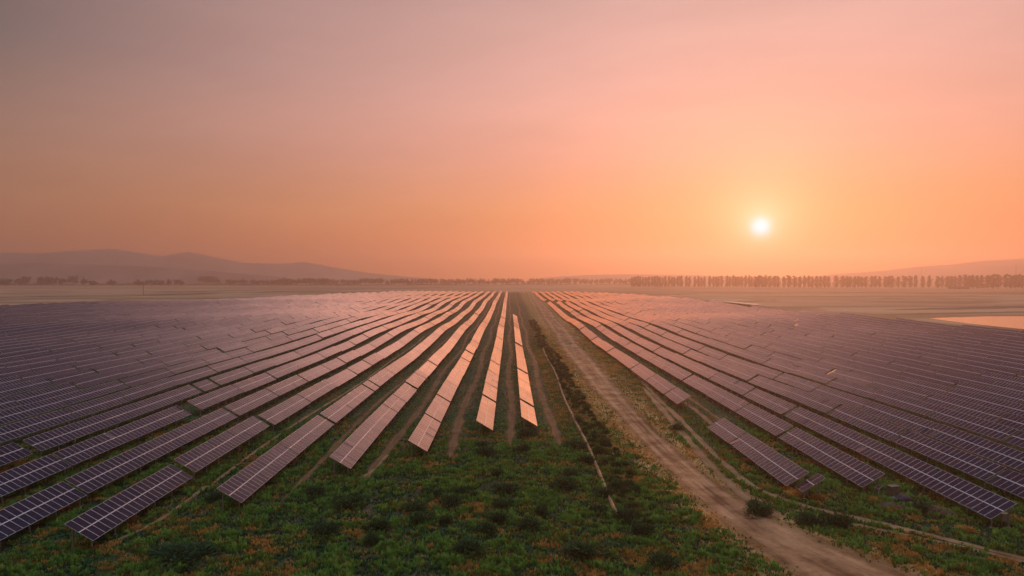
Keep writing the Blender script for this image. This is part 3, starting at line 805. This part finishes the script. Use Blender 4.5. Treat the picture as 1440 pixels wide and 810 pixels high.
# ------------------------------------------------------------------ poles, mast, shed
def pole(px, base, top, label, arms=2, dist=None, r0=.16):
    if dist: x, y = (px-VPX)/F_PX*dist, dist
    else: x, y = gp(px, base)
    z = T(x, y); h = CAM_H+(HOR-top)/F_PX*y-z
    root = bpy.data.objects.new('utility_pole', None); C.objects.link(root); root.location = (x, y, z); tag(root, label, 'utility pole')
    m = MB(); m.tube([(0, 0, -.5), (0, 0, h)], [r0*1.3, r0*.8], 8); link('mast', m.mesh('mast', M['wood']), root)
    for k in range(arms):
        m = MB(); m.box((0, 0, 0), (h*.17, .2, .22)); link('crossarm', m.mesh('crossarm', M['wood']), root, (0, -.2, h*(.97-.08*k)))
        for q_ in (-1, 0, 1):
            mm = MB(); mm.tube([(0, 0, 0), (0, 0, .35), (0, 0, .45)], [.08, .14, .05], 6); link('insulator', mm.mesh('insulator', M['white']), root, (q_*h*.075, -.2, h*(.97-.08*k)+.12))
pole(202.5, 413.5, 397.5, 'dark timber utility pole standing in the misty field at far left', 2, None, .3)
pole(1430.5, 403, 373, 'tall thin pole rising above the poplars at the right edge', 2, 1500, .35)
pole(1297, 400, 377, 'faint thin pole behind the poplars right of the sun', 1, 1750, .3)
pole(475, 408, 400, 'small faint pole in the field left of centre', 1, 1250, .2)
pole(204, 380, 370, 'faint mast on the near hill crest at far left', 2, 2950, .5)
x, y = (1350-VPX)/F_PX*1390, 1390.; z = T(x, y)
root = bpy.data.objects.new('shed', None); C.objects.link(root); root.location = (x, y, z); tag(root, 'long low dark roofed shed in front of the poplars at far right', 'shed')
m = MB(); m.box((0, 0, 1.5), (38, 14, 3)); link('wall', m.mesh('wall', M['wall']), root)
m = MB(); m.add([(-20, -8, 3.0), (20, -8, 3.0), (20, 8, 3.0), (-20, 8, 3.0), (-20, 0, 6.2), (20, 0, 6.2)], [(0, 1, 5, 4), (3, 4, 5, 2), (0, 4, 3), (1, 2, 5), (0, 3, 2, 1)]); link('roof', m.mesh('roof', M['roof']), root)
for k in range(4):
    m = MB(); m.box((0, 0, 0), (4, .1, 2.2)); link('door', m.mesh('door', M['roof']), root, (-14+k*9, -7.06, 1.2))

# ------------------------------------------------------------------ scrap left beside the second row on the right
bx, by = gp(1255, 702); bz = float(gz(bx, by))
def thing(name, me_, label, cat, loc, rz=0):
    o = link(name, me_, None, loc, (0, 0, rz)); tag(o, label, cat, None); return o
m = MB()
for a, b_ in (((-.7, 0, 0), (-.5, 0, 1.1)), ((-.5, 0, 1.1), (.1, .1, 1.5)), ((.1, .1, 1.5), (.35, 0, .1)), ((-.7, .8, 0), (-.5, .8, 1.1)), ((-.5, 0, 1.1), (-.5, .8, 1.1)), ((.1, .1, 1.5), (.1, .8, 1.4)), ((.1, .8, 1.4), (.35, .8, .1)), ((-.5, .8, 1.1), (.1, .8, 1.4))):
    m.tube([a, b_], .045, 6)
thing('metal_frame', m.mesh('metal_frame', M['white']), 'bent pale tube frame among the scrap by the solar rows', 'metal frame', (bx-.9, by, bz), .2)
root = bpy.data.objects.new('cabinet', None); C.objects.link(root); root.location = (bx+.75, by+.5, bz); root.rotation_euler = (0, 0, .3)
tag(root, 'weathered beige cabinet standing behind the scrap heap', 'cabinet')
m = MB(); m.box((0, 0, .65), (1.25, .7, 1.3)); link('body', m.mesh('body', M['beige']), root)
m = MB(); m.box((0, 0, 1.34), (1.4, .85, .07)); link('roof', m.mesh('roof', M['beige']), root)
for s in (-1, 1): m = MB(); m.box((s*.3, -.37, .65), (.54, .04, 1.1)); link('door', m.mesh('door', M['beige']), root)
def lump(name, mat, s, seed):
    import bmesh
    bm = bmesh.new(); bmesh.ops.create_icosphere(bm, subdivisions=3, radius=1); r_ = random.Random(seed)
    ph = [r_.uniform(0, 6) for _ in range(6)]
    for v in bm.verts:
        d = 1+.18*math.sin(v.co.x*3+ph[0])+.15*math.sin(v.co.y*4+ph[1])+.12*math.sin(v.co.z*5+v.co.x*6+ph[2])+.06*math.sin(v.co.y*11+ph[3])
        v.co = Vector((v.co.x*s[0]*d, v.co.y*s[1]*d, max(v.co.z*d, -.25)*s[2]))
    me_ = bpy.data.meshes.new(name); bm.to_mesh(me_); bm.free(); me_.materials.append(mat); me_.polygons.foreach_set('use_smooth', [True]*len(me_.polygons)); return me_
thing('tarpaulin', lump('tarpaulin', M['violet'], (1.2, .6, .5), 1), 'crumpled dark violet tarpaulin in front of the beige cabinet', 'tarpaulin', (bx+1.2, by-.7, bz+.08))
thing('sack', lump('sack', M['blue'], (.38, .25, .3), 2), 'small blue and white sack lying before the scrap frame', 'sack', (bx-.1, by-.7, bz+.06))
for i, (px, py, s) in enumerate([(1262, 716, (1.7, .9, .5)), (1310, 721, (2.0, 1.0, .6)), (1340, 727, (1.5, .8, .4))]):
    x, y = gp(px, py); thing('earth_mound', lump('earth_mound', M['soil'], s, 5+i), ['low earth mound just in front of the scrap', 'largest dark earth mound right of the scrap', 'small earth mound before the third row right of the road'][i], 'earth mound', (x, y, float(gz(x, y))))
# boxes at the end of rows
for i, (px, py, lab) in enumerate([(1418, 742, 'grey steel combiner box under the near end of the third row on the right'), (1133, 702, 'dark combiner box below the very short stepped solar table')]):
    x, y = gp(px, py); z = float(gz(x, y)); root = bpy.data.objects.new('combiner_box', None); C.objects.link(root); root.location = (x, y, z); tag(root, lab, 'electrical box', None)
    m = MB(); m.box((0, 0, .95), (.75, .3, .9)); link('cabinet', m.mesh('cabinet', M['steel']), root)
    m = MB(); m.box((0, -.165, .95), (.62, .03, .76)); link('door', m.mesh('door', M['white']), root)
    for s in (-1, 1): m = MB(); m.box((s*.3, 0, .22), (.06, .06, .56)); link('leg', m.mesh('leg', M['steel']), root)
# orange dry bushes by the right hand rows
for i, (px, py, w, lab) in enumerate([(1115, 700, 34, 'orange dry bush under the near end of the first row right'), (1158, 706, 28, 'orange dry bush beside the very short stepped solar table'), (1365, 752, 30, 'orange dry bush in front of the third row right'),
                                      (1232, 706, 24, 'orange dry bush left of the scrap'), (1262, 722, 22, 'small orange dry bush on the earth bank'), (1025, 575, 26, 'yellow brown dry bush at the break in the first row right')]):
    x, y = gp(px, py); wm = w/F_PX*y
    shrub(x, y, wm, wm*.3, lab, 'orange dry bushes on the right', DRY if 'DRY' in globals() else globals().setdefault('DRY', shrub_mesh(33, M['g_dry'], 500)))

# ------------------------------------------------------------------ sky
w = bpy.data.worlds.new('World'); sc.world = w; w.use_nodes = True; nt = w.node_tree; nt.nodes.clear()
out = N(nt, 'ShaderNodeOutputWorld'); bg = N(nt, 'ShaderNodeBackground')
sky = N(nt, 'ShaderNodeTexSky', sky_type='NISHITA'); sky.sun_disc = False; sky.sun_elevation = SUN_EL; sky.sun_rotation = SUN_AZ
sky.dust_density = 6; sky.air_density = 1.5; sky.ozone_density = 1.0; sky.altitude = 100
tc = N(nt, 'ShaderNodeTexCoord'); nv = N(nt, 'ShaderNodeVectorMath', operation='NORMALIZE'); L(nt, tc.outputs['Generated'], nv.inputs[0])
sp = N(nt, 'ShaderNodeSeparateXYZ'); L(nt, nv.outputs[0], sp.inputs[0])
el = math_n(nt, 'DIVIDE', math_n(nt, 'ARCSINE', sp.outputs[2]), R(90))       # 0 horizon .. 1 zenith
az = math_n(nt, 'ARCTAN2', sp.outputs[0], sp.outputs[1])
daz = math_n(nt, 'ABSOLUTE', math_n(nt, 'SUBTRACT', az, SUN_AZ))
daz = math_n(nt, 'MINIMUM', daz, math_n(nt, 'SUBTRACT', 2*math.pi, daz))
def ramp(stops):
    r = N(nt, 'ShaderNodeValToRGB'); L(nt, el, r.inputs[0]); cr = r.color_ramp
    cr.elements[0].position = stops[0][0]/90; cr.elements[0].color = lin(*stops[0][1])
    cr.elements[1].position = stops[-1][0]/90; cr.elements[1].color = lin(*stops[-1][1])
    for e_, c_ in stops[1:-1]: x_ = cr.elements.new(e_/90); x_.color = lin(*c_)
    return r.outputs[0]
near_r = ramp([(0, (212, 116, 66)), (3, (222, 134, 80)), (6, (228, 154, 108)), (11, (234, 168, 150)), (17, (228, 174, 164)), (24, (202, 162, 156)), (30, (152, 120, 124)), (38, (86, 70, 88)), (48, (88, 100, 130)), (62, (158, 178, 198)), (90, (166, 186, 208))])
far_r = ramp([(0, (152, 102, 78)), (3, (156, 108, 82)), (6, (152, 110, 88)), (11, (132, 108, 96)), (17, (80, 84, 86)), (24, (60, 66, 72)), (38, (60, 56, 78)), (48, (84, 96, 126)), (62, (158, 178, 198)), (90, (166, 186, 208))])
fz = maprange(nt, daz, R(8), R(66)); fzs = math_n(nt, 'POWER', fz, 1.45)
base = mixc(nt, fzs, near_r, far_r)
# soft thin cloud streaks
cl = noise(nt, stretch(nt, nv.outputs[0], (1.2, 1.2, 7)), 1.6, 5, .55)
base2 = N(nt, 'ShaderNodeVectorMath', operation='SCALE'); L(nt, base, base2.inputs[0]); L(nt, maprange(nt, cl, .3, .7, .93, 1.08), base2.inputs['Scale'])
zs = N(nt, 'ShaderNodeVectorMath', operation='SCALE'); L(nt, base2.outputs[0], zs.inputs[0]); L(nt, maprange(nt, el, 46/90, 68/90, 1, 2.1), zs.inputs['Scale']); base2 = zs  # upper sky out of view brightened, added to lift light on the ground
# the sun and its glow
sd = (math.sin(SUN_AZ)*math.cos(SUN_EL), math.cos(SUN_AZ)*math.cos(SUN_EL), math.sin(SUN_EL))
dt = N(nt, 'ShaderNodeVectorMath', operation='DOT_PRODUCT'); L(nt, nv.outputs[0], dt.inputs[0]); dt.inputs[1].default_value = sd
th = math_n(nt, 'ARCCOSINE', math_n(nt, 'MINIMUM', dt.outputs['Value'], 1.0))
def glow(width, power, col, prev):
    e = math_n(nt, 'EXPONENT', math_n(nt, 'MULTIPLY', math_n(nt, 'POWER', math_n(nt, 'DIVIDE', th, R(width)), power), -1))
    s_ = N(nt, 'ShaderNodeVectorMath', operation='SCALE'); s_.inputs[0].default_value = col; L(nt, e, s_.inputs['Scale'])
    a_ = N(nt, 'ShaderNodeVectorMath', operation='ADD'); L(nt, prev, a_.inputs[0]); L(nt, s_.outputs[0], a_.inputs[1]); return a_.outputs[0]
c = base2.outputs[0]
c = glow(7, 1.2, (.20, .13, .04), c)
c = glow(2.8, 1.3, (.6, .46, .32), c)
c = glow(1.2, 1.6, (.2, .28, .40), c)
c = glow(.76, 2.6, (.6, .40, 1.1), c)
# a little of the physical sky under it
nsc = N(nt, 'ShaderNodeVectorMath', operation='SCALE'); L(nt, sky.outputs[0], nsc.inputs[0]); nsc.inputs['Scale'].default_value = .004
ad = N(nt, 'ShaderNodeVectorMath', operation='ADD'); L(nt, c, ad.inputs[0]); L(nt, nsc.outputs[0], ad.inputs[1])
L(nt, ad.outputs[0], bg.inputs[0]); bg.inputs[1].default_value = 1.0; L(nt, bg.outputs[0], out.inputs[0])

sl = bpy.data.lights.new('sun', 'SUN'); sl.energy = 2.75; sl.angle = R(.8); sl.color = (1, .44, .20)
so = bpy.data.objects.new('sun', sl); C.objects.link(so); so.rotation_euler = Vector(sd).to_track_quat('Z', 'Y').to_euler()

# ------------------------------------------------------------------ camera
cd = bpy.data.cameras.new('camera'); cam = bpy.data.objects.new('camera', cd); C.objects.link(cam)
cd.sensor_width = 36; cd.lens = 36*F_PX/1440; cd.clip_start = .5; cd.clip_end = 20000
cam.location = (0, 0, CAM_H); cam.rotation_euler = (R(90)-math.atan(13/F_PX), 0, -math.atan(3/F_PX))
sc.camera = cam
sc.render.engine = 'CYCLES'
sc.cycles.volume_bounces = 1
sc.view_settings.view_transform = 'Standard'; sc.view_settings.look = 'None'; sc.view_settings.exposure = .1; sc.view_settings.gamma = 1
